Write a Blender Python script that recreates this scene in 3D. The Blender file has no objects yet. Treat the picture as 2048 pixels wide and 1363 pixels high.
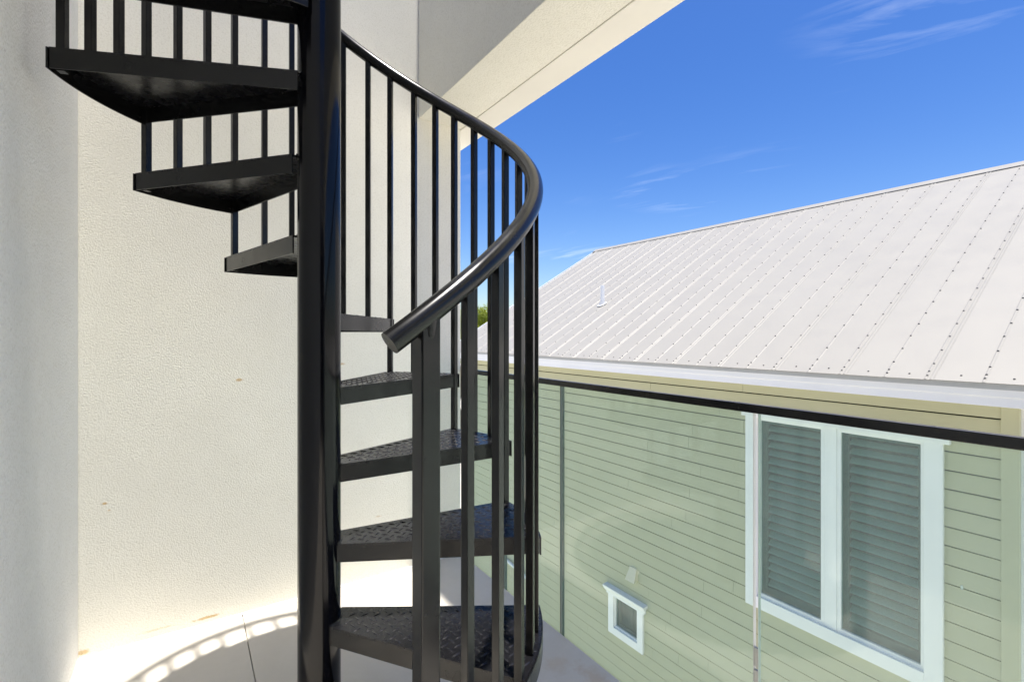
import bpy, bmesh, math, random
from mathutils import Vector, Matrix, noise

random.seed(7)
scene = bpy.context.scene
COL = scene.collection
R = math.radians

# ------------------------------------------------------------------ camera
CAM_H = 1.213
YAW = 33.65
cam_data = bpy.data.cameras.new('camera')
cam_data.sensor_width = 36.0
cam_data.lens = 975.0 / 2048.0 * 36.0
cam_data.shift_y = -13.5 / 2048.0
cam_data.clip_start = 0.02
cam_data.clip_end = 2000.0
cam = bpy.data.objects.new('camera', cam_data)
cam.location = (0, 0, CAM_H)
cam.rotation_euler = (R(90), 0, R(-YAW))
COL.objects.link(cam)
scene.camera = cam

# ------------------------------------------------------------------ world, sun, exposure
SUN_VEC = Vector((0.012, -0.112, 1.0)).normalized()
SUN_EL = math.asin(SUN_VEC.z)
SUN_AZ = math.atan2(SUN_VEC.x, SUN_VEC.y)
SKY_STRENGTH = 0.0505
SUN_STRENGTH = 2.5
EXPOSURE = 1.97

world = bpy.data.worlds.new('World')
scene.world = world
world.use_nodes = True
wn = world.node_tree
wn.nodes.clear()
def wnode(t, **kw):
    n = wn.nodes.new(t)
    for k, v in kw.items():
        setattr(n, k, v)
    return n
w_out = wnode('ShaderNodeOutputWorld')
w_bg = wnode('ShaderNodeBackground')
w_bg.inputs['Strength'].default_value = SKY_STRENGTH
w_sky = wnode('ShaderNodeTexSky', sky_type='NISHITA', sun_disc=False)
w_sky.sun_elevation = SUN_EL
w_sky.sun_rotation = SUN_AZ
w_sky.altitude = 0
w_sky.air_density = 1.0
w_sky.dust_density = 1.0
w_sky.ozone_density = 3.0
w_hsv = wnode('ShaderNodeHueSaturation')
w_hsv.inputs['Saturation'].default_value = 1.36
w_hsv.inputs['Value'].default_value = 0.96
w_hsv.inputs['Hue'].default_value = 0.514
# thin cirrus: stretched noise on a plane high above
w_tc = wnode('ShaderNodeTexCoord')
w_sep = wnode('ShaderNodeSeparateXYZ')
w_add = wnode('ShaderNodeMath', operation='ADD'); w_add.inputs[1].default_value = 0.18
w_dx = wnode('ShaderNodeMath', operation='DIVIDE')
w_dy = wnode('ShaderNodeMath', operation='DIVIDE')
w_cmb = wnode('ShaderNodeCombineXYZ')
w_map = wnode('ShaderNodeMapping')
w_rot = wnode('ShaderNodeMapping')
w_rot.inputs['Rotation'].default_value = (0, 0, R(68))
w_map.inputs['Scale'].default_value = (0.55, 2.6, 1)
w_map.inputs['Location'].default_value = (5.7, 1.1, 0)
w_noise = wnode('ShaderNodeTexNoise')
w_noise.inputs['Scale'].default_value = 2.2
w_noise.inputs['Detail'].default_value = 9
w_noise.inputs['Roughness'].default_value = 0.62
w_noise.inputs['Distortion'].default_value = 0.5
w_big = wnode('ShaderNodeTexNoise')
w_big.inputs['Scale'].default_value = 0.9
w_big.inputs['Detail'].default_value = 2
w_r1 = wnode('ShaderNodeMapRange'); w_r1.inputs['From Min'].default_value = 0.55; w_r1.inputs['From Max'].default_value = 0.80
w_r2 = wnode('ShaderNodeMapRange'); w_r2.inputs['From Min'].default_value = 0.53; w_r2.inputs['From Max'].default_value = 0.68
w_mul = wnode('ShaderNodeMath', operation='MULTIPLY')
w_mul2 = wnode('ShaderNodeMath', operation='MULTIPLY'); w_mul2.inputs[1].default_value = 0.6
w_mix = wnode('ShaderNodeMixRGB')
w_mix.inputs['Color2'].default_value = (6.5, 7.0, 7.8, 1)
L = wn.links.new
L(w_tc.outputs['Generated'], w_sep.inputs[0])
L(w_sep.outputs['Z'], w_add.inputs[0])
L(w_sep.outputs['X'], w_dx.inputs[0]); L(w_add.outputs[0], w_dx.inputs[1])
L(w_sep.outputs['Y'], w_dy.inputs[0]); L(w_add.outputs[0], w_dy.inputs[1])
L(w_dx.outputs[0], w_cmb.inputs[0]); L(w_dy.outputs[0], w_cmb.inputs[1])
L(w_cmb.outputs[0], w_rot.inputs['Vector'])
L(w_rot.outputs[0], w_map.inputs['Vector'])
L(w_map.outputs[0], w_noise.inputs['Vector'])
w_bmap = wnode('ShaderNodeMapping')
w_bmap.inputs['Location'].default_value = (1.1, 5.7, 0)
L(w_cmb.outputs[0], w_bmap.inputs['Vector'])
L(w_bmap.outputs[0], w_big.inputs['Vector'])
L(w_noise.outputs['Fac'], w_r1.inputs['Value'])
L(w_big.outputs['Fac'], w_r2.inputs['Value'])
L(w_r1.outputs[0], w_mul.inputs[0]); L(w_r2.outputs[0], w_mul.inputs[1])
L(w_mul.outputs[0], w_mul2.inputs[0])
L(w_sky.outputs[0], w_hsv.inputs['Color'])
L(w_hsv.outputs[0], w_mix.inputs['Color1'])
L(w_mul2.outputs[0], w_mix.inputs['Fac'])
L(w_mix.outputs[0], w_bg.inputs['Color'])
L(w_bg.outputs[0], w_out.inputs['Surface'])

sun_data = bpy.data.lights.new('sun', 'SUN')
sun_data.energy = SUN_STRENGTH
sun_data.angle = R(1.0)
sun_data.color = (1.0, 0.955, 0.89)
sun = bpy.data.objects.new('sun', sun_data)
sun.rotation_euler = SUN_VEC.to_track_quat('Z', 'Y').to_euler()
sun.location = (0, 0, 30)
COL.objects.link(sun)

scene.view_settings.view_transform = 'Standard'
scene.view_settings.look = 'None'
scene.view_settings.exposure = EXPOSURE
scene.view_settings.gamma = 1.0
scene.view_settings.use_curve_mapping = False
scene.render.engine = 'CYCLES'
scene.cycles.use_denoising = True
scene.cycles.max_bounces = 14
scene.cycles.diffuse_bounces = 8
scene.cycles.glossy_bounces = 5
scene.cycles.transparent_max_bounces = 16
scene.cycles.sample_clamp_indirect = 6.0

# ------------------------------------------------------------------ materials
def mat(name):
    m = bpy.data.materials.new(name)
    m.use_nodes = True
    nt = m.node_tree
    return m, nt, nt.nodes['Principled BSDF'], nt.nodes['Material Output']

def coords(nt, scale=(1, 1, 1), rot=(0, 0, 0)):
    tc = nt.nodes.new('ShaderNodeTexCoord')
    mp = nt.nodes.new('ShaderNodeMapping')
    mp.inputs['Scale'].default_value = scale
    mp.inputs['Rotation'].default_value = rot
    nt.links.new(tc.outputs['Object'], mp.inputs['Vector'])
    return mp.outputs[0]

def tex(nt, vec, scale, detail=3, rough=0.5, dist=0.0):
    n = nt.nodes.new('ShaderNodeTexNoise')
    n.inputs['Scale'].default_value = scale
    n.inputs['Detail'].default_value = detail
    n.inputs['Roughness'].default_value = rough
    n.inputs['Distortion'].default_value = dist
    nt.links.new(vec, n.inputs['Vector'])
    return n.outputs['Fac']

def ramp(nt, fac, stops):
    r = nt.nodes.new('ShaderNodeValToRGB')
    el = r.color_ramp.elements
    while len(el) < len(stops):
        el.new(0.5)
    for e, (p, c) in zip(el, stops):
        e.position = p
        e.color = (c[0], c[1], c[2], 1)
    nt.links.new(fac, r.inputs[0])
    return r.outputs[0]

def mixc(nt, fac, a, b, mode='MIX'):
    m = nt.nodes.new('ShaderNodeMixRGB')
    m.blend_type = mode
    for s, v in ((0, fac), (1, a), (2, b)):
        if hasattr(v, 'links'):
            nt.links.new(v, m.inputs[s])
        elif s == 0:
            m.inputs[0].default_value = v
        else:
            m.inputs[s].default_value = (v[0], v[1], v[2], 1)
    return m.outputs[0]

def maprange(nt, v, a, b, c=0.0, d=1.0):
    n = nt.nodes.new('ShaderNodeMapRange')
    n.inputs['From Min'].default_value = a
    n.inputs['From Max'].default_value = b
    n.inputs['To Min'].default_value = c
    n.inputs['To Max'].default_value = d
    nt.links.new(v, n.inputs['Value'])
    return n.outputs[0]

def bump(nt, bsdf, h, strength, dist):
    b = nt.nodes.new('ShaderNodeBump')
    b.inputs['Strength'].default_value = strength
    b.inputs['Distance'].default_value = dist
    nt.links.new(h, b.inputs['Height'])
    nt.links.new(b.outputs[0], bsdf.inputs['Normal'])
    return b

def vadd(nt, a, b, op='ADD'):
    n = nt.nodes.new('ShaderNodeMath'); n.operation = op
    for i, v in enumerate((a, b)):
        if hasattr(v, 'links'):
            nt.links.new(v, n.inputs[i])
        else:
            n.inputs[i].default_value = v
    return n.outputs[0]

def spot(nt, vec, centre, size, edge=0.35, wob=0.5, wscale=30):
    """0..1 mask of a blotch of its own shape at a place on the surface"""
    mp = nt.nodes.new('ShaderNodeMapping'); mp.vector_type = 'POINT'
    mp.inputs['Location'].default_value = tuple(-c / z for c, z in zip(centre, size))
    mp.inputs['Scale'].default_value = tuple(1 / z for z in size)
    nt.links.new(vec, mp.inputs['Vector'])
    ln = nt.nodes.new('ShaderNodeVectorMath'); ln.operation = 'LENGTH'
    nt.links.new(mp.outputs[0], ln.inputs[0])
    d = vadd(nt, ln.outputs['Value'], vadd(nt, tex(nt, vec, wscale, 5, 0.7), wob * 3.0, 'MULTIPLY'))
    return maprange(nt, d, 1.0 + wob * 1.5, 1.0 + wob * 1.5 - edge)

def stucco(name, col, grain=1.0, depth=0.004, stains=False):
    m, nt, b, o = mat(name)
    v = coords(nt)
    big = tex(nt, v, 1.3, 4, 0.55)
    c = ramp(nt, big, [(0.30, [x * 0.955 for x in col]), (0.70, [min(1, x * 1.02) for x in col])])
    mid = tex(nt, v, 9, 4, 0.6)
    c = mixc(nt, 0.5, c, ramp(nt, mid, [(0.25, (0.93, 0.925, 0.91)), (0.75, (1, 1, 1))]), 'MULTIPLY')
    if stains:
        for (cx, cz, sx, sz, f) in WALL_STAINS:
            c = mixc(nt, vadd(nt, spot(nt, v, (cx, 2.409, cz), (sx, 1.0, sz), 0.5, 0.55, 55), f, 'MULTIPLY'), c, (0.56, 0.36, 0.12))
    nt.links.new(c, b.inputs['Base Color'])
    b.inputs['Roughness'].default_value = 0.86
    b.inputs['Specular IOR Level'].default_value = 0.25
    g1 = tex(nt, v, 205 * grain, 3, 0.62, 0.1)
    vo = nt.nodes.new('ShaderNodeTexVoronoi'); vo.feature = 'SMOOTH_F1'
    vo.inputs['Scale'].default_value = 160 * grain
    vo.inputs['Smoothness'].default_value = 0.6
    nt.links.new(v, vo.inputs['Vector'])
    patch = maprange(nt, tex(nt, v, 2.6, 4, 0.6), 0.25, 0.75, 0.6, 1.25)   # trowelled areas, smoother and rougher
    grainh = vadd(nt, g1, vadd(nt, vo.outputs['Distance'], -0.6, 'MULTIPLY'))
    h = vadd(nt, grainh, patch, 'MULTIPLY')
    # hollows of the grain coloured darker, for shade the bump barely shows
    c = mixc(nt, 1.0, c, ramp(nt, maprange(nt, grainh, -0.05, 0.45), [(0.0, (0.91, 0.905, 0.89)), (0.6, (1, 1, 1))]), 'MULTIPLY')
    nt.links.new(c, b.inputs['Base Color'])
    bump(nt, b, h, 0.5, depth)
    return m

def simple(name, col, rough=0.5, spec=0.5, var=0.06, nscale=6.0, bump_s=0.0, bump_scale=200, bump_d=0.001, metallic=0.0):
    m, nt, b, o = mat(name)
    v = coords(nt)
    n = tex(nt, v, nscale, 4, 0.6)
    c = ramp(nt, n, [(0.3, [x * (1 - var) for x in col]), (0.7, [min(1, x * (1 + var)) for x in col])])
    nt.links.new(c, b.inputs['Base Color'])
    r = maprange(nt, tex(nt, v, nscale * 4, 3), 0.3, 0.7, max(0.02, rough - 0.05), min(1, rough + 0.05))
    nt.links.new(r, b.inputs['Roughness'])
    b.inputs['Specular IOR Level'].default_value = spec
    b.inputs['Metallic'].default_value = metallic
    if bump_s:
        bump(nt, b, tex(nt, v, bump_scale, 3, 0.5), bump_s, bump_d)
    return m

M = {}
# rust marks on the back wall: x, height, half width, half height, depth of colour
WALL_STAINS = [(0.186, 1.016, 0.016, 0.008, 0.7), (-0.262, 0.568, 0.011, 0.006, 0.8), (-0.250, 0.540, 0.007, 0.004, 0.5),
               (0.070, 0.028, 0.055, 0.007, 0.75), (-0.325, 0.025, 0.022, 0.012, 0.7), (0.616, 1.07, 0.022, 0.007, 0.6),
               (0.80, 0.30, 0.02, 0.006, 0.35), (-0.1, 0.035, 0.06, 0.006, 0.3)]
STUC = (0.84, 0.82, 0.73)
M['stucco'] = stucco('cream_stucco', STUC, 1.0, 0.0016, True)
M['stucco_side'] = stucco('stucco_skylight_tone', (0.86, 0.86, 0.84), 0.9, 0.012)  # same paint as the back wall, its cooler skylight put into the colour
M['stucco_beam'] = stucco('beam_stucco', STUC, 0.9, 0.005)
M['smooth_render'] = simple('smooth_cream_render', (0.79, 0.765, 0.69), 0.8, 0.25, 0.03, 3.0, 0.15, 160, 0.0015)
M['black'] = simple('black_satin_paint', (0.005, 0.005, 0.005), 0.23, 0.36, 0.1, 3)
M['black_pole'] = simple('black_gloss_pole_paint', (0.002, 0.002, 0.003), 0.13, 0.28, 0.1, 3)
M['black_under'] = simple('black_gloss_paint', (0.010, 0.010, 0.011), 0.15, 0.36, 0.15, 9, 0.06, 14, 0.004)
M['black_plate'] = simple('black_checker_plate_paint', (0.006, 0.006, 0.007), 0.27, 0.36, 0.15, 9, 0.05, 60, 0.001)
M['black_tread'] = simple('black_tread_paint', (0.010, 0.010, 0.012), 0.20, 0.75, 0.2, 12)
M['pale_grey_slip'] = simple('pale_grey', (0.32, 0.32, 0.31), 0.5, 0.4, 0.3, 40)
M['caulk'] = simple('white_caulk', (0.82, 0.81, 0.78), 0.5, 0.4, 0.03)
M['grout'] = simple('grey_grout', (0.42, 0.395, 0.35), 0.9, 0.2)
M['concrete'] = simple('pale_concrete', (0.50, 0.48, 0.44), 0.9, 0.2, 0.1, 3, 0.2, 90, 0.002)

# floor tile: pale porcelain with soft clouding and a few rust stains
m, nt, b, o = mat('cream_porcelain')
v = coords(nt)
c = ramp(nt, tex(nt, v, 2.3, 6, 0.62, 0.6), [(0.28, (0.57, 0.53, 0.465)), (0.72, (0.64, 0.60, 0.535))])
c = mixc(nt, 0.35, c, ramp(nt, tex(nt, v, 30, 5, 0.7), [(0.3, (0.9, 0.89, 0.87)), (0.7, (1, 1, 1))]), 'MULTIPLY')
for (cx, cy, sx, sy, f) in ((1.20, 1.28, 0.05, 0.10, 0.35), (1.13, 1.40, 0.07, 0.05, 0.25), (0.9, 2.25, 0.05, 0.04, 0.12)):
    c = mixc(nt, vadd(nt, spot(nt, v, (cx, cy, 0), (sx, sy, 1), 0.8, 0.9, 22), f, 'MULTIPLY'), c, (0.45, 0.29, 0.13))
nt.links.new(c, b.inputs['Base Color'])
b.inputs['Roughness'].default_value = 0.62
b.inputs['Specular IOR Level'].default_value = 0.35
M['tile'] = m

# painted lap siding
m, nt, b, o = mat('sage_siding_paint')
v = coords(nt, (1, 1, 1))
c = ramp(nt, tex(nt, v, 0.7, 4, 0.6), [(0.3, (0.425, 0.42, 0.275)), (0.7, (0.475, 0.465, 0.315))])
gr = tex(nt, coords(nt, (60, 3.2, 60)), 1.6, 5, 0.65)
c = mixc(nt, 0.45, c, ramp(nt, gr, [(0.3, (0.90, 0.90, 0.88)), (0.7, (1.0, 1.0, 1.0))]), 'MULTIPLY')
nt.links.new(c, b.inputs['Base Color'])
b.inputs['Roughness'].default_value = 0.7
b.inputs['Specular IOR Level'].default_value = 0.3
bump(nt, b, gr, 0.35, 0.0012)
M['siding'] = m
M['lap_shade'] = simple('lap_shade_sheathing', (0.03, 0.031, 0.022), 0.9, 0.2)  # dark sheathing in open slots, standing for the shadow lines under laps
M['corner'] = simple('sage_trim_paint', (0.43, 0.425, 0.28), 0.65, 0.3, 0.04, 2)
M['white_trim'] = simple('white_trim_paint', (0.81, 0.81, 0.79), 0.5, 0.4, 0.03, 3, 0.1, 60, 0.0006)
M['cream_plastic'] = simple('cream_plastic', (0.72, 0.66, 0.47), 0.5, 0.4, 0.05)
M['roof'] = simple('white_roof_metal', (0.258, 0.248, 0.222), 0.5, 0.3, 0.02, 1.1, 0.05, 3.0, 0.01)
M['fascia'] = simple('white_fascia_metal', (0.81, 0.81, 0.80), 0.45, 0.4, 0.03, 2)
M['drip'] = simple('grey_metal_eave_shade', (0.42, 0.43, 0.44), 0.5, 0.4, 0.04)
M['screw'] = simple('weathered_screw', (0.06, 0.06, 0.06), 0.55, 0.4, 0.3, 2.0)
M['shutter'] = simple('shutter_paint', (0.76, 0.78, 0.75), 0.5, 0.4, 0.04)
M['shutter_frame'] = simple('shutter_frame_paint', (0.22, 0.25, 0.25), 0.5, 0.4, 0.04)
M['curtain'] = simple('grey_curtain', (0.14, 0.15, 0.15), 0.8, 0.2, 0.05)
M['dark_room'] = simple('dark_room', (0.012, 0.014, 0.015), 0.9, 0.2)
M['dirt'] = simple('pale_gravel', (0.56, 0.53, 0.46), 0.95, 0.2, 0.25, 0.6, 0.5, 12, 0.03)
M['bark'] = simple('bark', (0.12, 0.09, 0.06), 0.9, 0.2, 0.3, 12, 0.6, 20, 0.02)
m, nt, b, o = mat('leaf')
c = ramp(nt, tex(nt, coords(nt), 1.1, 3, 0.6), [(0.3, (0.06, 0.11, 0.010)), (0.7, (0.15, 0.19, 0.018))])
nt.links.new(c, b.inputs['Base Color'])
b.inputs['Roughness'].default_value = 0.55
b.inputs['Specular IOR Level'].default_value = 0.3
tr = nt.nodes.new('ShaderNodeBsdfTranslucent')
tr.inputs['Color'].default_value = (0.34, 0.38, 0.02, 1)
mx = nt.nodes.new('ShaderNodeMixShader'); mx.inputs[0].default_value = 0.35
nt.links.new(b.outputs[0], mx.inputs[1]); nt.links.new(tr.outputs[0], mx.inputs[2])
nt.links.new(mx.outputs[0], o.inputs['Surface'])
M['leaf'] = m

def glass_mat(name, tint, film, film_col, rough=0.0):
    m, nt, b, o = mat(name)
    nt.nodes.remove(b)
    t = nt.nodes.new('ShaderNodeBsdfTransparent'); t.inputs['Color'].default_value = (*tint, 1)
    g = nt.nodes.new('ShaderNodeBsdfGlossy'); g.inputs['Roughness'].default_value = rough
    g.inputs['Color'].default_value = (1, 1, 1, 1)
    d = nt.nodes.new('ShaderNodeBsdfDiffuse'); d.inputs['Color'].default_value = (*film_col, 1)
    f = nt.nodes.new('ShaderNodeFresnel'); f.inputs['IOR'].default_value = 1.5
    # the faces of a pane seen from inside the glass reflect as the outside does
    geo = nt.nodes.new('ShaderNodeNewGeometry')
    ior = maprange(nt, geo.outputs['Backfacing'], 0, 1, 1.5, 1 / 1.5)
    nt.links.new(ior, f.inputs['IOR'])
    m1 = nt.nodes.new('ShaderNodeMixShader')
    v = coords(nt)
    dust = maprange(nt, tex(nt, v, 3.0, 6, 0.65), 0.3, 0.75, film * 0.75, film * 1.3)
    if film > 0.05:       # dried splashes on the outdoor glass
        vo = nt.nodes.new('ShaderNodeTexVoronoi'); vo.inputs['Scale'].default_value = 3.4
        nt.links.new(coords(nt, (1, 1.9, 1), (0.5, 0, 0)), vo.inputs['Vector'])
        dust = vadd(nt, dust, vadd(nt, maprange(nt, vo.outputs['Distance'], 0.022, 0.012), 0.55, 'MULTIPLY'))
    nt.links.new(dust, m1.inputs[0])
    nt.links.new(t.outputs[0], m1.inputs[1]); nt.links.new(d.outputs[0], m1.inputs[2])
    m2 = nt.nodes.new('ShaderNodeMixShader')
    fl = vadd(nt, f.outputs[0], 0.5, 'MULTIPLY')
    nt.links.new(fl, m2.inputs[0])
    nt.links.new(m1.outputs[0], m2.inputs[1]); nt.links.new(g.outputs[0], m2.inputs[2])
    nt.links.new(m2.outputs[0], o.inputs['Surface'])
    return m
M['rail_glass'] = glass_mat('rail_glass', (0.91, 0.985, 0.955), 0.085, (0.70, 0.84, 0.84))
M['pane_glass'] = glass_mat('pane_glass', (0.60, 0.71, 0.69), 0.008, (0.5, 0.55, 0.55))
M['glass_edge'] = simple('green_glass_edge', (0.045, 0.10, 0.085), 0.15, 0.6, 0.2, 5)
M['glass_edge_highlight'] = simple('glass_edge_highlight_tone', (0.55, 0.58, 0.55), 0.2, 0.6, 0.15, 5)  # edges of one joint coloured pale, as its bright highlight
M['joint_refraction'] = simple('refraction_grey', (0.42, 0.43, 0.40), 0.3, 0.5, 0.1)

# ------------------------------------------------------------------ helpers
def link(name, me, m=None, parent=None, loc=(0, 0, 0), rot=(0, 0, 0)):
    o = bpy.data.objects.new(name, me)
    o.location = loc
    o.rotation_euler = rot
    if parent is not None:
        o.parent = parent
    if m is not None and me is not None and len(me.materials) == 0:
        me.materials.append(m)
    COL.objects.link(o)
    return o

def mesh(name, verts, faces, smooth=False):
    me = bpy.data.meshes.new(name)
    me.from_pydata([tuple(v) for v in verts], [], faces)
    me.update()
    if smooth:
        for p in me.polygons:
            p.use_smooth = True
    return me

class MB:
    def __init__(s):
        s.v = []; s.f = []
    def add(s, vs, fs):
        n = len(s.v)
        s.v += [tuple(v) for v in vs]
        s.f += [tuple(i + n for i in f) for f in fs]
    def box(s, x0, x1, y0, y1, z0, z1):
        s.add([(x0, y0, z0), (x1, y0, z0), (x1, y1, z0), (x0, y1, z0), (x0, y0, z1), (x1, y0, z1), (x1, y1, z1), (x0, y1, z1)],
              [(0, 3, 2, 1), (4, 5, 6, 7), (0, 1, 5, 4), (1, 2, 6, 5), (2, 3, 7, 6), (3, 0, 4, 7)])
    def prism(s, poly, axis, a, b):
        """poly: list of 2D points; axis 'y' => points are (x,z) swept in y, 'z' => (x,y) swept in z, 'x' => (y,z)"""
        def P(p, t):
            return {'y': (p[0], t, p[1]), 'z': (p[0], p[1], t), 'x': (t, p[0], p[1])}[axis]
        n = len(poly)
        vs = [P(p, a) for p in poly] + [P(p, b) for p in poly]
        fs = [tuple(range(n - 1, -1, -1)), tuple(range(n, 2 * n))]
        fs += [(i, (i + 1) % n, n + (i + 1) % n, n + i) for i in range(n)]
        s.add(vs, fs)
    def tube(s, pts, r, n=10, cap=True):
        rings = []
        up = Vector((0, 0, 1))
        for i, p in enumerate(pts):
            p = Vector(p)
            t = (Vector(pts[min(i + 1, len(pts) - 1)]) - Vector(pts[max(i - 1, 0)])).normalized()
            a = t.cross(up)
            if a.length < 1e-4:
                a = Vector((1, 0, 0))
            a.normalize()
            c = a.cross(t)
            rr = r[i] if isinstance(r, (list, tuple)) else r
            rings.append([p + a * (rr * math.cos(2 * math.pi * k / n)) + c * (rr * math.sin(2 * math.pi * k / n)) for k in range(n)])
        base = len(s.v)
        for g in rings:
            s.v += [tuple(q) for q in g]
        for i in range(len(rings) - 1):
            for k in range(n):
                k2 = (k + 1) % n
                s.f.append((base + i * n + k, base + i * n + k2, base + (i + 1) * n + k2, base + (i + 1) * n + k))
        if cap:
            s.f.append(tuple(base + k for k in range(n - 1, -1, -1)))
            s.f.append(tuple(base + (len(rings) - 1) * n + k for k in range(n)))
    def mesh(s, name, bevel=0.0, seg=1, smooth=False, fix=True):
        me = mesh(name, s.v, s.f)
        if bevel or fix:
            bm = bmesh.new(); bm.from_mesh(me)
            bmesh.ops.recalc_face_normals(bm, faces=bm.faces)
            if bevel:
                ed = [e for e in bm.edges if len(e.link_faces) == 2 and e.calc_face_angle(0) > 0.5]
                bmesh.ops.bevel(bm, geom=ed, offset=bevel, segments=seg, affect='EDGES', profile=0.6, clamp_overlap=True)
            bm.to_mesh(me); bm.free()
        if smooth:
            for p in me.polygons:
                p.use_smooth = True
            try:
                me.set_sharp_from_angle(angle=R(40))
            except Exception:
                pass
        return me
    def build(s, name, m, parent=None, bevel=0.0, seg=1, smooth=False):
        return link(name, s.mesh(name, bevel, seg, smooth), m, parent)

def tag(o, label=None, cat=None, group=None, kind=None):
    if label: o['label'] = label
    if cat: o['category'] = cat
    if group: o['group'] = group
    if kind: o['kind'] = kind
    return o

def empty(name, loc=(0, 0, 0)):
    o = bpy.data.objects.new(name, None)
    o.location = loc
    COL.objects.link(o)
    return o

# ------------------------------------------------------------------ the balcony: ground, floor, walls, beam
GROUND_Z = -4.75
LEFT_X = -0.339
BACK_Y = 2.409
EDGE_X = 1.262          # outer edge of the slab and of the back wall
REAR_Y = -3.4
TOP_Z = 4.4
SIDE_TOP_Z = 4.4

g = MB()
g.add([(-600, -600, GROUND_Z), (600, -600, GROUND_Z), (600, 600, GROUND_Z), (-600, 600, GROUND_Z)], [(0, 1, 2, 3)])
tag(g.build('ground', M['dirt']), kind='structure')

s = MB()
s.box(LEFT_X, EDGE_X, REAR_Y, BACK_Y, -0.26, -0.0115)
floor = tag(s.build('balcony_floor', M['grout']), kind='structure')
# porcelain tiles, about 1.2 m square, with thin joints
T = 1.2
J = 0.0032
xs = [LEFT_X + 0.006, 0.198, 1.398]
ys = [BACK_Y - 0.006]
while ys[-1] > REAR_Y + 0.01:
    ys.append(ys[-1] - T)
for i in range(2):
    for k in range(len(ys) - 1):
        x0, x1 = xs[i] + (J / 2 if i else 0), min(xs[i + 1] - J / 2, EDGE_X - 0.001)
        y1, y0 = ys[k] - (J / 2 if k else 0), max(ys[k + 1] + J / 2, REAR_Y + 0.006)
        t = MB(); t.box(x0, x1, y0, y1, -0.0114, 0.0 - 0.0003 * ((i + k) % 2))
        t.build('floor_tile', M['tile'], floor, bevel=0.0012)
t = MB()
t.prism([(BACK_Y, 0), (BACK_Y, 0.006), (BACK_Y - 0.005, 0.001), (BACK_Y - 0.005, 0)], 'x', LEFT_X, EDGE_X - 0.002)
t.prism([(LEFT_X, 0), (LEFT_X + 0.005, 0), (LEFT_X + 0.005, 0.001), (LEFT_X, 0.006)], 'y', REAR_Y, BACK_Y - 0.005)
t.build('caulk_joint', M['caulk'], floor)

t = MB(); t.box(LEFT_X - 0.3, EDGE_X, BACK_Y, BACK_Y + 0.22, GROUND_Z, TOP_Z)
tag(t.build('back_wall', M['stucco'], bevel=0.006, seg=2), 'cream textured stucco wall behind the spiral staircase, ending beside the glass railing', 'wall')
t = MB(); t.box(LEFT_X - 0.25, LEFT_X, REAR_Y - 0.2, BACK_Y - 0.001, GROUND_Z, SIDE_TOP_Z)
tag(t.build('side_wall', M['stucco_side'], bevel=0.004, seg=2), 'stucco wall coloured pale with painted-in skylight, running along the left edge of the tiled balcony', 'wall')
t = MB(); t.box(LEFT_X + 0.001, EDGE_X + 0.4, REAR_Y - 0.22, REAR_Y, GROUND_Z, SIDE_TOP_Z)
rear = tag(t.build('rear_wall', M['stucco_side'], bevel=0.006, seg=2), 'plain stucco wall closing the balcony at the end opposite the staircase', 'wall')

# unseen dark panel shaped like a sliding door, added to darken the pole's reflections
t = MB()
for (a0, a1) in ((-0.20, -0.14), (0.47, 0.53), (1.10, 1.16)):
    t.box(a0, a1, REAR_Y + 0.002, REAR_Y + 0.06, 0.002, 2.36)
t.box(-0.20, 1.16, REAR_Y + 0.003, REAR_Y + 0.059, 2.3605, 2.43)
t.build('dark_backdrop_frame', M['black'], rear)
t = MB(); t.box(-0.139, 1.099, REAR_Y + 0.001, REAR_Y + 0.02, 0.003, 2.36)
t.build('dark_backdrop', M['dark_room'], rear)
t = MB(); t.box(EDGE_X - 0.24, EDGE_X - 0.02, REAR_Y, BACK_Y - 0.001, GROUND_Z, -0.262)
tag(t.build('lower_wall', M['stucco_side']), 'stucco wall of the storey below, carrying the balcony slab under the glass railing', 'wall')

# beam over the railing and the slab edge that overhangs it
BZ = CAM_H + 1.133
bm_e = empty('roof_beam', (1.0, 1.0, BZ))
def child_build(mb, name, m, parent, bevel=0.0, seg=1, smooth=False):
    o = mb.build(name, m, parent, bevel, seg, smooth)
    o.matrix_parent_inverse = Matrix.Translation(-Vector(parent.location))
    return o
t = MB(); t.box(1.012, EDGE_X - 0.001, REAR_Y, BACK_Y - 0.001, BZ, BZ + 1.15)
child_build(t, 'beam_body', M['stucco_beam'], bm_e, bevel=0.004, seg=2)
t = MB(); t.box(EDGE_X, EDGE_X + 0.140, REAR_Y - 0.2, BACK_Y + 2.6, BZ - 0.004, BZ + 0.24)
child_build(t, 'slab_overhang', M['smooth_render'], bm_e, bevel=0.003, seg=2)
tag(bm_e, 'cream stucco beam with smooth outer overhang above the glass railing', 'beam')

# ------------------------------------------------------------------ spiral staircase
AX, AY = 0.305, 1.424
RISE = 0.2124
DELTA = 27.1
TH1 = -84.25             # world angle of the first nosing
R_OUT = 0.620
R_BAL = 0.599
SPAN = 29.8
LIP = 0.051
PR = 0.0565
N_TREADS = 13
stair = empty('spiral_staircase', (AX, AY, 0))
tag(stair, 'black steel spiral staircase with checker plate treads rising round a central pole', 'staircase')

def theta(k):            # nosing angle of tread k (1-based), degrees
    return TH1 + DELTA * (k - 1)

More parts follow.
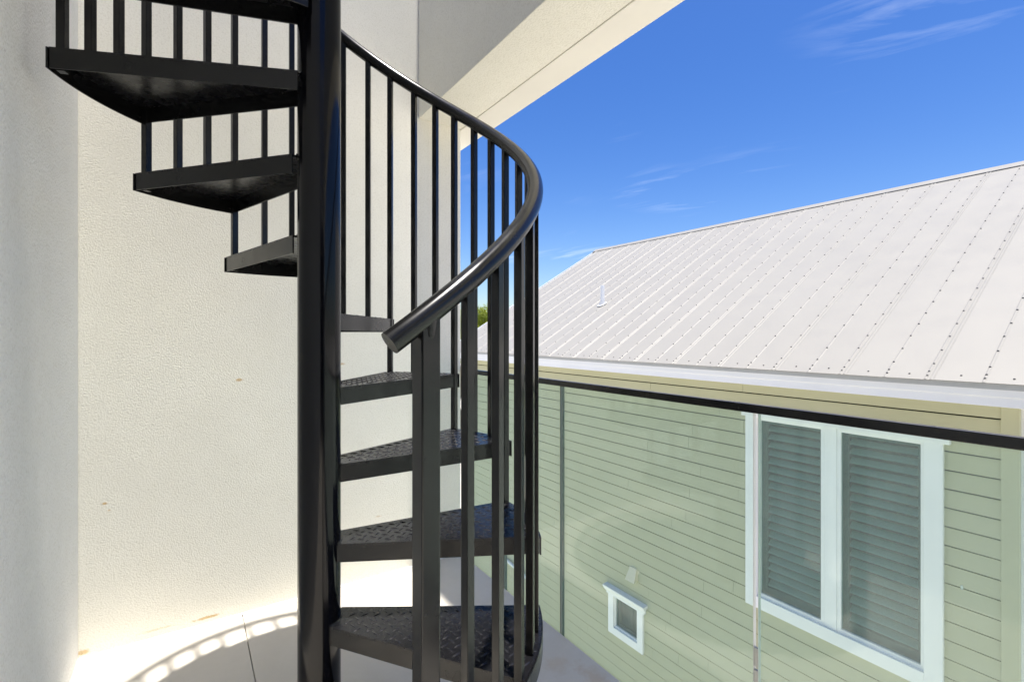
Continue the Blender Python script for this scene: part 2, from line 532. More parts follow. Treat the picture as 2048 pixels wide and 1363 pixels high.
def rail_h(a):           # handrail centre height over the floor at world angle a (deg)
    phi = a + YAW
    tab = [(-57.5, -0.016), (-45, 0.078), (-20, 0.265), (3.5, 0.440), (45, 0.752), (85, 1.042), (103, 1.175), (400, 1.175 + 297 / 27.1 * 0.2095)]
    for (p0, h0), (p1, h1) in zip(tab, tab[1:]):
        if phi <= p1:
            return CAM_H + h0 + (h1 - h0) * (phi - p0) / (p1 - p0)
    return CAM_H + tab[-1][1]

p = MB()
N = 48
zs = [0.0, 3.95]
p.tube([(0, 0, z) for z in zs], PR, N)
p.build('pole', M['black_pole'], stair, smooth=True)

# tread geometry in a local frame: nosing outer corner at angle 0, plate top at z = 0
def rot2(p, a):
    c, s_ = math.cos(R(a)), math.sin(R(a))
    return (p[0] * c - p[1] * s_, p[0] * s_ + p[1] * c)
mid_a = SPAN / 2
ni = rot2((0.044, -0.031), mid_a)       # inner ends, inside the pole
bi = rot2((0.034, 0.062), mid_a)
NA = 16
def arc(r, a0=0.0, a1=SPAN, n=NA):
    return [(r * math.cos(R(a0 + (a1 - a0) * i / n)), r * math.sin(R(a0 + (a1 - a0) * i / n))) for i in range(n + 1)]
nose = (R_OUT, 0.0)
back = arc(R_OUT)[-1]

def make_tread():
    plate = MB()
    poly = [ni] + arc(R_OUT - 0.0045) + [bi]
    plate.prism(poly, 'z', -0.006, 0.0)
    me_plate = plate.mesh('tread_plate')
    def lip(a, b_, inward):
        d = Vector((b_[0] - a[0], b_[1] - a[1], 0)).normalized()
        n = Vector((-d.y, d.x, 0)) * inward
        q = MB()
        th = 0.0045
        q.prism([(a[0], a[1]), (b_[0], b_[1]), (b_[0] + n.x * th, b_[1] + n.y * th), (a[0] + n.x * th, a[1] + n.y * th)], 'z', -LIP, -0.0005)
        return q
    me_n = lip(ni, (nose[0] - 0.005, nose[1]), 1).mesh('nosing', bevel=0.0012)
    bk = (back[0] - 0.005 * math.cos(R(SPAN)), back[1] - 0.005 * math.sin(R(SPAN)))
    me_b = lip(bi, bk, -1).mesh('back_lip', bevel=0.0012)
    o = MB()
    outer, inner = arc(R_OUT, -0.35, SPAN + 0.35), arc(R_OUT - 0.0045, -0.35, SPAN + 0.35)
    o.prism(outer + inner[::-1], 'z', -LIP - 0.002, -0.0015)
    me_o = o.mesh('outer_band', bevel=0.001)
    # raised lugs of the checker plate
    lug = MB()
    a = 0.0244
    inset = 0.007
    nd = Vector((nose[0] - ni[0], nose[1] - ni[1])).normalized(); nn = Vector((-nd.y, nd.x))
    bd = Vector((back[0] - bi[0], back[1] - bi[1])).normalized(); bn = Vector((bd.y, -bd.x))
    def inside(x, y):
        if math.hypot(x, y) > R_OUT - 0.007 or math.hypot(x, y) < PR + 0.020:
            return False
        if x * math.cos(R(mid_a)) + y * math.sin(R(mid_a)) < 0.03:
            return False
        if (Vector((x, y)) - Vector(ni)).dot(nn) < 0.004:
            return False
        return (Vector((x, y)) - Vector(bi)).dot(bn) > 0.004
    for i in range(-6, 42):
        for j in range(-30, 42):
            gx, gy = rot2((i * a, j * a), 45 + SPAN - 6.0)
            ang = 45 + SPAN - 6.0 + (0 if (i + j) % 2 else 90)
            ends = [rot2((sg * 0.0118, 0), ang) for sg in (-1, 1)]
            if not all(inside(gx + e[0], gy + e[1]) for e in ends):
                continue
            prof = [(-0.0142, 0, 0.0), (-0.007, 0.0027, 0.0), (0.007, 0.0027, 0), (0.0142, 0, 0), (0.007, -0.0027, 0), (-0.007, -0.0027, 0),
                    (-0.0078, 0, 0.0017), (0, 0.0004, 0.0024), (0.0078, 0, 0.0017)]
            vs = []
            for (u, w, z) in prof:
                x, y = rot2((u, w), ang)
                vs.append((gx + x, gy + y, z))
            lug.add(vs, [(0, 6, 1), (1, 6, 7), (1, 7, 8, 2), (2, 8, 3), (3, 8, 4), (4, 8, 7), (4, 7, 6, 5), (5, 6, 0)])
    me_l = lug.mesh('checker_lugs', fix=True)
    for pl in me_l.polygons: pl.use_smooth = True
    # weld bead round the pole
    w = MB()
    a0 = math.degrees(math.atan2(ni[1], ni[0])); a1 = math.degrees(math.atan2(bi[1], bi[0]))
    w.tube([((PR + 0.001) * math.cos(R(t_)), (PR + 0.001) * math.sin(R(t_)), 0.0) for t_ in [a0 + (a1 - a0) * i / 14 for i in range(15)]], 0.0032, 6)
    me_w = w.mesh('weld_bead', smooth=True)
    # a small pale grey slip under the plate
    q = MB()
    c1 = rot2((0.24, 0.02), mid_a)
    q.prism([(c1[0], c1[1]), (c1[0] + 0.055, c1[1] + 0.008), (c1[0] + 0.0545, c1[1] + 0.014), (c1[0] - 0.0005, c1[1] + 0.006)], 'z', -0.0072, -0.0062)
    me_q = q.mesh('pale_slip')
    return me_plate, me_n, me_b, me_o, me_l, me_w, me_q
tm = make_tread()
for k in range(1, N_TREADS + 1):
    a = R(theta(k))
    z = RISE * k
    tr_o = link('tread', tm[0], M['black_plate'], stair, (0, 0, z), (0, 0, a))
    link('nosing', tm[1], M['black'], tr_o)
    link('back_lip', tm[2], M['black'], tr_o)
    link('outer_band', tm[3], M['black'], tr_o)
    tag(link('checker_lugs', tm[4], M['black_tread'], tr_o), kind='stuff')
    link('weld_bead', tm[5], M['black'], tr_o)
    link('pale_slip', tm[6], M['pale_grey_slip'], tr_o)

def square_bar(name, ang, r, side, z0, z1, m, bevel=0.0014):
    q = MB(); h = side / 2
    q.box(-h, h, -h, h, z0, z1)
    o = q.build(name, m, stair, bevel=bevel, seg=2)
    o.location = (r * math.cos(R(ang)), r * math.sin(R(ang)), 0)
    o.rotation_euler = (0, 0, R(ang))
    return o
for k in range(1, N_TREADS + 1):
    for q in range(3):
        a = theta(k) + q * DELTA / 3
        top = rail_h(a) - 0.006
        if k == 1 and q == 0:
            square_bar('newel_post', a, R_BAL - 0.004, 0.0385, 0.0, top + 0.002, M['black'], 0.003)
        elif q == 0:
            square_bar('baluster', a + 0.55, R_BAL, 0.0192, RISE * (k - 1) - LIP + 0.002, top, M['black'])
        else:
            square_bar('baluster', a, R_BAL, 0.0192, RISE * k - 0.004, top, M['black'])

# handrail
pts = []
a = -57.5 - YAW
a_end = theta(N_TREADS) + DELTA
while a <= a_end:
    pts.append((R_BAL * math.cos(R(a)), R_BAL * math.sin(R(a)), rail_h(a)))
    a += 2.5
# smooth heights lightly so the pitch changes without a kink
hz = [q[2] for q in pts]
for _ in range(6):
    hz = [hz[0]] + [(hz[i - 1] + 2 * hz[i] + hz[i + 1]) / 4 for i in range(1, len(hz) - 1)] + [hz[-1]]
pts = [(q[0], q[1], h) for q, h in zip(pts, hz)]
hr = MB(); hr.tube(pts, 0.0218, 28)
hro = hr.build('handrail', M['black'], stair, smooth=True)
# weld fillets where the newel meets the rail
q = MB()
na = theta(1)
q.tube([((R_BAL - 0.004) * math.cos(R(na)), (R_BAL - 0.004) * math.sin(R(na)), rail_h(na) - 0.055), ((R_BAL - 0.002) * math.cos(R(na)), (R_BAL - 0.002) * math.sin(R(na)), rail_h(na) - 0.004)], [0.0185, 0.0215], 20)
q.build('weld_collar', M['black'], stair, smooth=True)

# ------------------------------------------------------------------ glass railing
GX = EDGE_X + 0.008
GT = 0.012
RAIL_TOP = 1.024
rail = empty('glass_railing', (GX, 0.8, 0))
tag(rail, 'frameless green-tinted glass railing with slim black cap rail along the balcony edge', 'railing')
def rb(mb, name, m, **kw):
    return child_build(mb, name, m, rail, **kw)
joints = [BACK_Y - 0.004, 1.975, 1.546, 0.727, -0.42, -1.6, REAR_Y + 0.01]
GAP = 0.0125
for i in range(len(joints) - 1):
    y1, y0 = joints[i] - (GAP / 2 if i else 0), joints[i + 1] + GAP / 2
    q = MB(); q.box(GX, GX + GT, y0 + 0.0012, y1 - 0.0012, -0.24, RAIL_TOP - 0.012)
    gp = rb(q, 'glass_panel', M['rail_glass'])
    for (ya, yb, top) in ((y0, y0 + 0.0012, 0), (y1 - 0.0012, y1, 1)):
        e = MB(); e.box(GX + 0.0003, GX + GT - 0.0003, ya, yb - 0.00005, -0.24, RAIL_TOP - 0.012)
        eo = e.build('polished_edge', M['glass_edge_highlight'] if (joints[i + 1 - top] == 0.727) else M['glass_edge'], gp)
        eo.matrix_parent_inverse = Matrix.Translation(-Vector(rail.location))
        eo.matrix_parent_inverse = (Matrix.Translation(Vector((0, 0, 0))))
q = MB(); q.box(GX - 0.0055, GX + GT + 0.0055, REAR_Y + 0.005, BACK_Y - 0.002, RAIL_TOP - 0.023, RAIL_TOP)
rb(q, 'cap_rail', M['black'], bevel=0.002, seg=2)
q = MB(); q.box(GX - 0.004, GX - 0.0005, REAR_Y + 0.01, BACK_Y - 0.004, -0.25, -0.045); q.box(GX + GT + 0.0005, GX + GT + 0.010, REAR_Y + 0.01, BACK_Y - 0.004, -0.25, -0.13)
rb(q, 'base_channel', M['drip'])
for y in (0.727,):  # blocks stand for the refracted stripes seen through this joint
    for z in (0.02, 0.08, 0.14, 0.20, 0.26, 0.32):
        q = MB(); q.box(GX + 0.002, GX + GT - 0.002, y - 0.0052, y + 0.0052, z, z + 0.05)
        rb(q, 'refraction_block', M['joint_refraction'])

# ------------------------------------------------------------------ neighbouring house
HX = 5.30                # siding plane
HY0, HY1 = 0.945, 10.0
EAVE_X, EAVE_Z = 4.90, CAM_H - 0.352
RIDGE_X, RIDGE_Z = 9.52, CAM_H + 2.333
PITCH = (RIDGE_Z - EAVE_Z) / (RIDGE_X - EAVE_X)
RK0, RK1 = 0.62, 10.05   # roof ends along y
FAR_X = 2 * RIDGE_X - HX
house = empty('neighbouring_house', (HX, 5.0, GROUND_Z))
tag(house, 'sage green lap-sided house with white metal roof beyond the glass railing', 'house')
def hb(mb, name, m, parent=house, **kw):
    o = mb.build(name, m, parent, **kw)
    # parts of the house are laid out in place; undo the house's own offset
    if parent is house:
        o.matrix_parent_inverse = Matrix.Translation(-Vector(house.location))
    return o

Z = lambda d: CAM_H - d          # depth below the camera -> height
# window openings (pane zone + sash): y0, y1, z0, z1
W1 = (1.515, 3.000, Z(2.90), Z(0.915))
W2 = (4.715, 5.180, Z(4.335), Z(3.865))
openings = [W1, W2]

def segments(y0, y1, z0, z1):
    """rectangles of (y0..y1, z0..z1) left after the openings are cut out"""
    rects = [(y0, y1, z0, z1)]
    for (a0, a1, b0, b1) in openings:
        out = []
        for (p0, p1, q0, q1) in rects:
            if p1 <= a0 or p0 >= a1 or q1 <= b0 or q0 >= b1:
                out.append((p0, p1, q0, q1)); continue
            if p0 < a0: out.append((p0, a0, q0, q1))
            if p1 > a1: out.append((a1, p1, q0, q1))
            m0, m1 = max(p0, a0), min(p1, a1)
            if q0 < b0: out.append((m0, m1, q0, b0))
            if q1 > b1: out.append((m0, m1, b1, q1))
        rects = out
    return rects

# sheathing behind the boards, and the three walls that face away
sh = MB()
WALL_TOP = EAVE_Z - 0.165
for zz0, zz1 in ((GROUND_Z, WALL_TOP),):
    for (a0, a1, b0, b1) in segments(HY0 + 0.02, HY1 - 0.02, zz0, zz1):
        sh.box(HX + 0.004, HX + 0.12, a0, a1, b0, b1)
hb(sh, 'wall', M['lap_shade'])
sh = MB()
gz = RIDGE_Z - 0.10
for yy in (HY0 + 0.02, HY1 - 0.14):
    sh.prism([(HX + 0.125, GROUND_Z), (FAR_X, GROUND_Z), (FAR_X, EAVE_Z + 0.05), (RIDGE_X, gz), (HX + 0.125, EAVE_Z + 0.05)], 'y', yy, yy + 0.12)
sh.box(FAR_X, FAR_X + 0.12, HY0 + 0.02, HY1 - 0.02, GROUND_Z, EAVE_Z)
hb(sh, 'gable_wall', M['corner'])

EXPO = 0.157
zb0 = 0.242
k0 = int(math.floor((GROUND_Z + 0.3 - zb0) / EXPO))
k1 = int(math.ceil((WALL_TOP - zb0) / EXPO))
CB = 0.105
def board(y0, y1, zlo, zhi, zrow):
    """one lap board; tapered: thick at its foot, thin at its top"""
    def front(z):
        t = (z - zrow) / (EXPO + 0.02)
        return HX - 0.027 + 0.012 * t
    q = MB()
    j = random.uniform(-0.0012, 0.0012)
    q.prism([(front(zlo) + j, zlo), (front(zhi) + j, zhi), (HX + 0.003, zhi), (HX + 0.003, zlo)], 'y', y0, y1)
    return q
for k in range(k0, k1):
    zr = zb0 + k * EXPO
    ztop = min(zr + EXPO - 0.0135, WALL_TOP)  # slot left open so the dark sheathing draws the lap's shadow line
    if ztop - zr < 0.02:
        continue
    # boards come in lengths, with butt joints staggered from course to course
    cuts = [HY0 + CB]
    y = HY0 + CB + random.uniform(1.6, 3.9)
    while y < HY1 - 1.0:
        cuts.append(y); y += random.choice((3.66, 3.66, 2.9))
    cuts.append(HY1 - CB)
    for ya, yb in zip(cuts, cuts[1:]):
        for (a0, a1, b0, b1) in segments(ya + 0.0014, yb - 0.0014, zr, ztop):
            if a1 - a0 < 0.01 or b1 - b0 < 0.005:
                continue
            hb(board(a0, a1, b0, b1, zr), 'siding_board', M['siding'])
for (a0, a1) in ((HY0, HY0 + CB - 0.001), (HY1 - CB + 0.001, HY1)):
    q = MB(); q.box(HX - 0.037, HX + 0.0035, a0, a1, GROUND_Z, WALL_TOP)
    hb(q, 'corner_board', M['corner'], bevel=0.002)
q = MB(); q.box(HX + 0.004, HX + 0.16, HY0 - 0.024, HY0 + 0.018, GROUND_Z, EAVE_Z)
hb(q, 'corner_board', M['white_trim'], bevel=0.002)

# fascia, drip edge and soffit
q = MB()
q.box(EAVE_X + 0.030, EAVE_X + 0.050, RK0 + 0.05, RK1 - 0.05, EAVE_Z - 0.178, EAVE_Z - 0.040)
q.box(EAVE_X + 0.020, EAVE_X + 0.0295, RK0 + 0.05, RK1 - 0.05, EAVE_Z - 0.105, EAVE_Z - 0.040)
hb(q, 'fascia', M['fascia'], bevel=0.0015)
q = MB(); q.box(EAVE_X + 0.012, EAVE_X + 0.0195, RK0 + 0.03, RK1 - 0.03, EAVE_Z - 0.052, EAVE_Z - 0.004)
q.box(EAVE_X + 0.0197, EAVE_X + 0.060, RK0 + 0.03, RK1 - 0.03, EAVE_Z - 0.038, EAVE_Z - 0.014)
hb(q, 'drip_edge', M['drip'])  # grey colour stands for the shade beneath the sheet edge
q = MB(); q.box(EAVE_X + 0.0505, HX + 0.10, RK0 + 0.06, RK1 - 0.06, WALL_TOP + 0.001, WALL_TOP + 0.02)
hb(q, 'soffit', M['white_trim'])

# roof: sheets of crimped white metal, screws, ridge cap, rake trim
slope_len = math.hypot(RIDGE_X - EAVE_X, RIDGE_Z - EAVE_Z)
ux, uz = (RIDGE_X - EAVE_X) / slope_len, (RIDGE_Z - EAVE_Z) / slope_len
roof = MB()
roof.prism([(EAVE_X + 0.05, EAVE_Z - 0.012), (RIDGE_X, RIDGE_Z - 0.04), (2 * RIDGE_X - EAVE_X, EAVE_Z - 0.02), (2 * RIDGE_X - EAVE_X, EAVE_Z - 0.06), (RIDGE_X, RIDGE_Z - 0.12), (EAVE_X + 0.05, EAVE_Z - 0.06)][::-1], 'y', RK0 + 0.02, RK1 - 0.02)
roof_o = hb(roof, 'roof', M['drip'])
SW = 0.609
rib_ref = 0.742          # a seam known from its place at the eave
def sheet_profile(w):
    P = [(0, 0)]
    def crimp(c, hw, h):
        P.extend([(c - hw, 0), (c - hw * 0.3, h), (c + hw * 0.3, h), (c + hw, 0)])
    crimp(0.014, 0.013, 0.0055); crimp(0.050, 0.013, 0.0055)
    if w > 0.32: crimp(w / 2 + 0.016, 0.012, 0.0045)
    P.append((w, 0))
    return P
def slope_pt(sd, y, n):
    return (EAVE_X + ux * sd - uz * n, y, EAVE_Z + uz * sd + ux * n)
prof = sheet_profile(SW - 0.001)
y = rib_ref - SW
first = True
screws = MB()
def screw(sd, y, n0):
    r = 0.0085
    c = [slope_pt(sd + r * math.cos(t) , y + r * math.sin(t), n0) for t in [i * math.pi / 3 for i in range(6)]]
    c2 = [slope_pt(sd + 0.6 * r * math.cos(t), y + 0.6 * r * math.sin(t), n0 + 0.007) for t in [i * math.pi / 3 for i in range(6)]]
    screws.add(c + c2, [(6, 7, 8, 9, 10, 11)] + [(i, (i + 1) % 6, 6 + (i + 1) % 6, 6 + i) for i in range(6)])
while y < RK1 - 0.02:
    y0 = y; w = SW - 0.001
    q = MB()
    pr = [(py, ph) for (py, ph) in prof if y0 + py <= RK1 and y0 + py >= RK0 - 0.4]
    vs = []
    n = len(pr)
    jit = random.uniform(-0.002, 0.002)
    for sd in (-0.03 + jit * 2, slope_len - 0.01):
        for (py, ph) in pr: vs.append(slope_pt(sd, y0 + py, ph + 0.012))
    for sd in (-0.03 + jit * 2, slope_len - 0.01):
        for (py, ph) in pr: vs.append(slope_pt(sd, y0 + py, ph + 0.0085))
    fs = []
    for i in range(n - 1):
        fs.append((i, i + 1, n + i + 1, n + i))
        fs.append((2 * n + i, 3 * n + i, 3 * n + i + 1, 2 * n + i + 1))
        fs.append((i, 2 * n + i, 2 * n + i + 1, i + 1))
    fs += [(0, n, 3 * n, 2 * n), (n - 1, 3 * n - 1, 4 * n - 1, 2 * n - 1)]
    q.add(vs, fs)
    so = q.build('roof_sheet', M['roof'], roof_o)
    # screws: a line on the seam, a line on the middle crimp, extra ones along the eave
    for off in (0.050, w / 2 + 0.016):
        if y0 + off > RK1: continue
        sd = 0.035
        for d in (0.02, 0.075):
            screw(d + random.uniform(-.004, .004), y0 + off + random.uniform(-.002, .002), 0.0172)
        sd = 0.19
        while sd < slope_len - 0.1:
            screw(sd + random.uniform(-.012, .012), y0 + off + random.uniform(-.003, .003), 0.0172)
            sd += 0.222
    for off in (0.17, 0.46):
        if y0 + off < RK1: screw(0.045 + random.uniform(-.008, .008), y0 + off, 0.012)
    y += SW
so = screws.build('roof_screws', M['screw'], roof_o); tag(so, kind='stuff')
q = MB()
for sg in (1,):
    a0 = slope_pt(slope_len - 0.14, 0, 0.028); a1 = slope_pt(slope_len + 0.01, 0, 0.034)
    q.prism([(a0[0], a0[2]), (a1[0], a1[2]), (2 * RIDGE_X - a0[0], a0[2]), (2 * RIDGE_X - a0[0], a0[2] - 0.012), (RIDGE_X, a1[2] - 0.02), (a0[0], a0[2] - 0.012)][::-1], 'y', RK0 - 0.01, RK1 + 0.01)
q.build('ridge_cap', M['roof'], roof_o)
q = MB()
q.prism([(2 * RIDGE_X - EAVE_X, EAVE_Z), (RIDGE_X + 0.01, RIDGE_Z - 0.005), (RIDGE_X + 0.01, RIDGE_Z - 0.03), (2 * RIDGE_X - EAVE_X, EAVE_Z - 0.018)], 'y', RK0, RK1)
q.build('far_slope', M['roof'], roof_o)
for yy in (RK0 - 0.018, RK1 + 0.001):
    q = MB()
    a0 = (EAVE_X - 0.01, EAVE_Z + 0.010); a1 = (RIDGE_X, RIDGE_Z + 0.016); a2 = (2 * RIDGE_X - EAVE_X, EAVE_Z + 0.01)
    q.prism([a0, a1, a2, (a2[0], a2[1] - 0.14), (a1[0], a1[1] - 0.16), (a0[0], a0[1] - 0.14)][::-1], 'y', yy, yy + 0.017)
    q.build('rake_board', M['fascia'], roof_o)
# vent pipe with its boot
vx, vy = 6.43, 6.62
vz = EAVE_Z + PITCH * (vx - EAVE_X)
q = MB()
ring = []
q.tube([(vx, vy, vz - 0.06), (vx, vy, vz + 0.37)], 0.038, 20)
q.build('vent_pipe', M['white_trim'], roof_o, smooth=True)
q = MB()
for i in range(1):
    sd0 = (vx - EAVE_X) / ux
    c = [slope_pt(sd0 + 0.095 * math.cos(t), vy + 0.095 * math.sin(t), 0.027) for t in [k * math.pi / 10 for k in range(20)]]
    c2 = [slope_pt(sd0 + 0.055 * math.cos(t), vy + 0.055 * math.sin(t), 0.035) for t in [k * math.pi / 10 for k in range(20)]]
    c3 = [(vx + 0.040 * math.cos(t), vy + 0.040 * math.sin(t), vz + 0.09) for t in [k * math.pi / 10 for k in range(20)]]
    q.add(c + c2 + c3, [(k, (k + 1) % 20, 20 + (k + 1) % 20, 20 + k) for k in range(20)] + [(20 + k, 20 + (k + 1) % 20, 40 + (k + 1) % 20, 40 + k) for k in range(20)])
q.build('pipe_flashing', M['drip'], roof_o)

# windows
def window(op, label, casing, head_h, ear, lights, louver_pitch, crown=False, sash=0.035, mull=0.11, vertical=False):
    y0, y1, z0, z1 = op
    F = HX - 0.058                       # face of the casing
    q = MB()
    q.box(F, HX - 0.020, y0 - casing, y0 + 0.006, z0 - casing, z1)
    q.box(F, HX - 0.020, y1 - 0.006, y1 + casing, z0 - casing, z1)
    q.box(F, HX - 0.020, y0 + 0.0062, y1 - 0.0062, z0 - casing, z0 + 0.006)
    q.box(F - 0.008, HX - 0.020, y0 - casing - ear, y1 + casing + ear, z1 + 0.0005, z1 + head_h)
    w = hb(q, 'window', M['white_trim'], bevel=0.002)
    w['label'] = label
    def sub(mb, name, m, **kw):
        o = mb.build(name, m, w, **kw)
        return o
    if crown:
        q = MB()
        q.prism([(F - 0.0085, z1 + head_h - 0.05), (F - 0.05, z1 + head_h + 0.01), (F - 0.055, z1 + head_h + 0.035), (HX - 0.02, z1 + head_h + 0.045), (HX - 0.02, z1 + head_h + 0.0005), (F - 0.0085, z1 + head_h + 0.0005)], 'y', y0 - casing - ear - 0.03, y1 + casing + ear + 0.03)
        sub(q, 'head_moulding', M['white_trim'])
    # back of the casing that returns to the wall
    q = MB()
    for (a0, a1) in ((y0 - 0.02, y0 - 0.002), (y1 + 0.002, y1 + 0.02)):
        q.box(HX - 0.0195, HX + 0.13, a0, a1, z0 - 0.02, z1 + 0.02)
    q.box(HX - 0.0195, HX + 0.13, y0 - 0.0018, y1 + 0.0018, z0 - 0.02, z0 - 0.002)
    q.box(HX - 0.0195, HX + 0.13, y0 - 0.0018, y1 + 0.0018, z1 + 0.002, z1 + 0.02)
    sub(q, 'jamb', M['white_trim'])
    # dark room behind
    q = MB()
    X0, X1 = HX + 0.131, HX + 0.55
    q.box(X1, X1 + 0.02, y0 - 0.15, y1 + 0.15, z0 - 0.15, z1 + 0.15)
    q.box(X0, X1, y0 - 0.15, y0 - 0.13, z0 - 0.15, z1 + 0.15); q.box(X0, X1, y1 + 0.13, y1 + 0.15, z0 - 0.15, z1 + 0.15)
    q.box(X0, X1, y0 - 0.13, y1 + 0.13, z0 - 0.15, z0 - 0.13); q.box(X0, X1, y0 - 0.13, y1 + 0.13, z1 + 0.13, z1 + 0.15)
    sub(q, 'room_recess', M['dark_room'])
    # sashes
    n = lights
    lw = ((y1 - y0) - mull * (n - 1)) / n
    for i in range(n):
        a0 = y0 + i * (lw + mull); a1 = a0 + lw
        if i:
            q = MB(); q.box(HX - 0.034, HX + 0.03, a0 - mull + 0.001, a0 - 0.001, z0 + 0.0065, z1 - 0.001)
            sub(q, 'mullion', M['white_trim'], bevel=0.003)
        q = MB(); t = sash
        q.box(HX - 0.026, HX + 0.02, a0 + 0.0002, a0 + t, z0, z1); q.box(HX - 0.026, HX + 0.02, a1 - t, a1 - 0.0002, z0, z1)
        q.box(HX - 0.0255, HX + 0.02, a0 + t, a1 - t, z0, z0 + t * 1.25); q.box(HX - 0.0255, HX + 0.02, a0 + t, a1 - t, z1 - t, z1)
        sub(q, 'sash', M['white_trim'])
        q = MB(); q.box(HX - 0.006, HX + 0.0, a0 + t * 0.8, a1 - t * 0.8, z0 + t, z1 - t * 0.8)
        sub(q, 'pane', M['pane_glass'])
        sf = 0.055 if not vertical else 0.02
        q = MB()
        b0, b1, c0, c1 = a0 + t * 0.5, a1 - t * 0.5, z0 + t * 0.5, z1 - t * 0.5
        q.box(HX + 0.045, HX + 0.075, b0, b0 + sf, c0, c1); q.box(HX + 0.045, HX + 0.075, b1 - sf, b1, c0, c1)
        q.box(HX + 0.0455, HX + 0.0745, b0 + sf, b1 - sf, c0, c0 + sf * 1.6); q.box(HX + 0.0455, HX + 0.0745, b0 + sf, b1 - sf, c1 - sf, c1)
        sub(q, 'shutter_frame', M['shutter_frame'])
        if not vertical:
            z = c0 + sf * 1.6 + louver_pitch * 0.45
            lme = None
            while z < c1 - sf - 0.02:
                if lme is None:
                    q = MB(); hw = louver_pitch * 0.46
                    an = R(36)
                    ca, sa = math.cos(an), math.sin(an)
                    sec = [(-hw, 0), (-hw * 0.5, 0.005), (hw * 0.5, 0.005), (hw, 0), (hw * 0.5, -0.005), (-hw * 0.5, -0.005)]
                    sec = [(u * ca - v_ * sa, u * sa + v_ * ca) for (u, v_) in sec]
                    q.prism(sec, 'y', -(b1 - b0 - 2 * sf) / 2 + 0.002, (b1 - b0 - 2 * sf) / 2 - 0.002)
                    lme = q.mesh('louver')
                link('louver', lme, M['shutter'], w, (HX + 0.09, (b0 + b1) / 2, z))
                z += louver_pitch
        else:
            yy = b0 + sf + 0.03
            lme = None
            while yy < b1 - sf - 0.01:
                if lme is None:
                    q = MB(); q.prism([(-0.004, -0.026), (0.012, -0.014), (0.004, 0.0), (0.012, 0.016), (-0.002, 0.026), (-0.008, 0.016), (0.0, 0), (-0.006, -0.014)][::-1], 'z', -(c1 - c0) / 2 + 0.02, (c1 - c0) / 2 - 0.02)
                    lme = q.mesh('curtain_fold')
                link('curtain_fold', lme, M['curtain'], w, (HX + 0.10, yy, (c0 + c1) / 2))
                yy += 0.056
    return w
window(W1, 'wide white twin window with closed louvred shutters', 0.122, 0.058, 0.045, 2, 0.0900)
window(W2, 'small square white window with crown moulding and pleated curtain', 0.10, 0.085, 0.03, 1, 0.05, crown=True, sash=0.025, vertical=True)
q = MB()
q.tube([(HX - 0.01, 8.95, Z(4.36)), (HX - 0.062, 8.90, Z(4.365)), (HX - 0.062, 7.36, Z(4.515)), (HX - 0.01, 7.30, Z(4.53))], 0.030, 12)
hb(q, 'drain_pipe', M['white_trim'], smooth=True)
# dryer vent hood over the small window
q = MB()
hy, hz0 = 4.80, Z(3.47)
q.add([(HX - 0.02, hy - 0.075, hz0), (HX - 0.02, hy + 0.075, hz0), (HX - 0.12, hy + 0.085, hz0 - 0.01), (HX - 0.12, hy - 0.085, hz0 - 0.01),
       (HX - 0.02, hy - 0.065, hz0 + 0.17), (HX - 0.02, hy + 0.065, hz0 + 0.17), (HX - 0.045, hy + 0.06, hz0 + 0.165), (HX - 0.045, hy - 0.06, hz0 + 0.165)],
      [(0, 1, 2, 3), (4, 7, 6, 5), (0, 3, 7, 4), (1, 5, 6, 2), (3, 2, 6, 7), (0, 4, 5, 1)])
q.box(HX - 0.0205, HX - 0.008, hy - 0.095, hy + 0.095, hz0 - 0.02, hz0 + 0.19)
hb(q, 'vent_hood', M['cream_plastic'], bevel=0.004, seg=2)

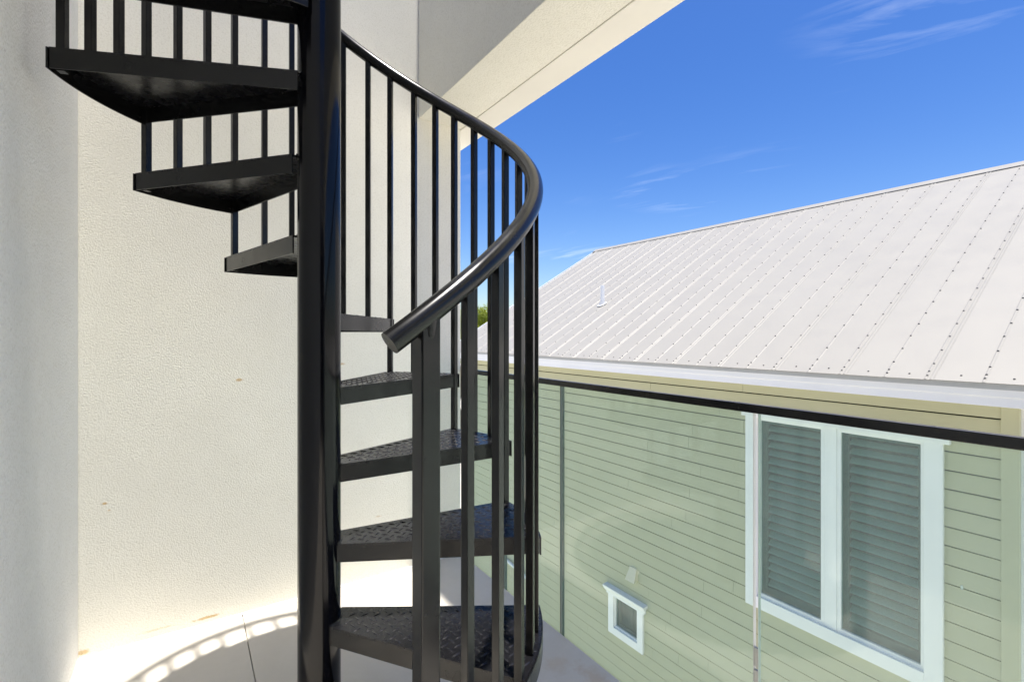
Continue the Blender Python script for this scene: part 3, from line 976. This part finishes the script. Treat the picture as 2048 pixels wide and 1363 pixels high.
# ------------------------------------------------------------------ tree beyond the roof
TX, TY = 11.7, 22.6
tree = empty('leafy_tree', (TX, TY, GROUND_Z))
tag(tree, 'leafy bright green tree rising beyond the far end of the white roof', 'tree')
rnd = random.Random(3)
q = MB()
CZ = 5.75                 # crown centre over the ground
limbs = []
q.tube([(0, 0, 0), (0.1, 0.05, 1.4), (0.05, 0.1, 2.8), (0.1, 0, 4.2)], [0.24, 0.19, 0.15, 0.10], 10)
for i in range(9):
    an = i * 2.4 + rnd.uniform(-.3, .3)
    r = rnd.uniform(1.2, 2.1); z1 = rnd.uniform(3.9, 6.0)
    p0 = Vector((0.05, 0.05, rnd.uniform(2.2, 3.6)))
    p2 = Vector((r * math.cos(an), r * math.sin(an), z1))
    p1 = p0.lerp(p2, 0.5) + Vector((0, 0, -0.2))
    limbs.append(p2)
    q.tube([p0, p1, p2], [0.08, 0.055, 0.02], 6)
q.build('trunk', M['bark'], tree, smooth=True)
lv = MB()
clumps = [(Vector((0, 0, CZ + 0.5)), 1.2)] + [(p, rnd.uniform(0.6, 1.0)) for p in limbs] + [(Vector((rnd.uniform(-1.7, 1.7), rnd.uniform(-1.7, 1.7), CZ + rnd.uniform(-0.8, 1.1))), rnd.uniform(0.45, 0.85)) for _ in range(14)]
for c, r in clumps:
    for _ in range(int(1500 * r * r)):
        d = Vector((rnd.gauss(0, 1), rnd.gauss(0, 1), rnd.gauss(0, 1))).normalized()
        pos = c + d * (r * (rnd.random() ** 0.4)) * Vector((1, 1, 0.8)).length / 1.6
        n = (d + Vector((rnd.uniform(-1, 1), rnd.uniform(-1, 1), rnd.uniform(-0.3, 1.2)))).normalized()
        a = n.cross(Vector((rnd.uniform(-1, 1), rnd.uniform(-1, 1), rnd.uniform(-1, 1)))).normalized()
        b_ = n.cross(a)
        s_ = rnd.uniform(0.05, 0.10)
        lv.add([pos - a * s_, pos + b_ * s_ * 0.45 + n * s_ * .15, pos + a * s_, pos - b_ * s_ * 0.45 + n * s_ * .15], [(0, 1, 2, 3)])
link('crown', lv.mesh('crown', fix=False), M['leaf'], tree)
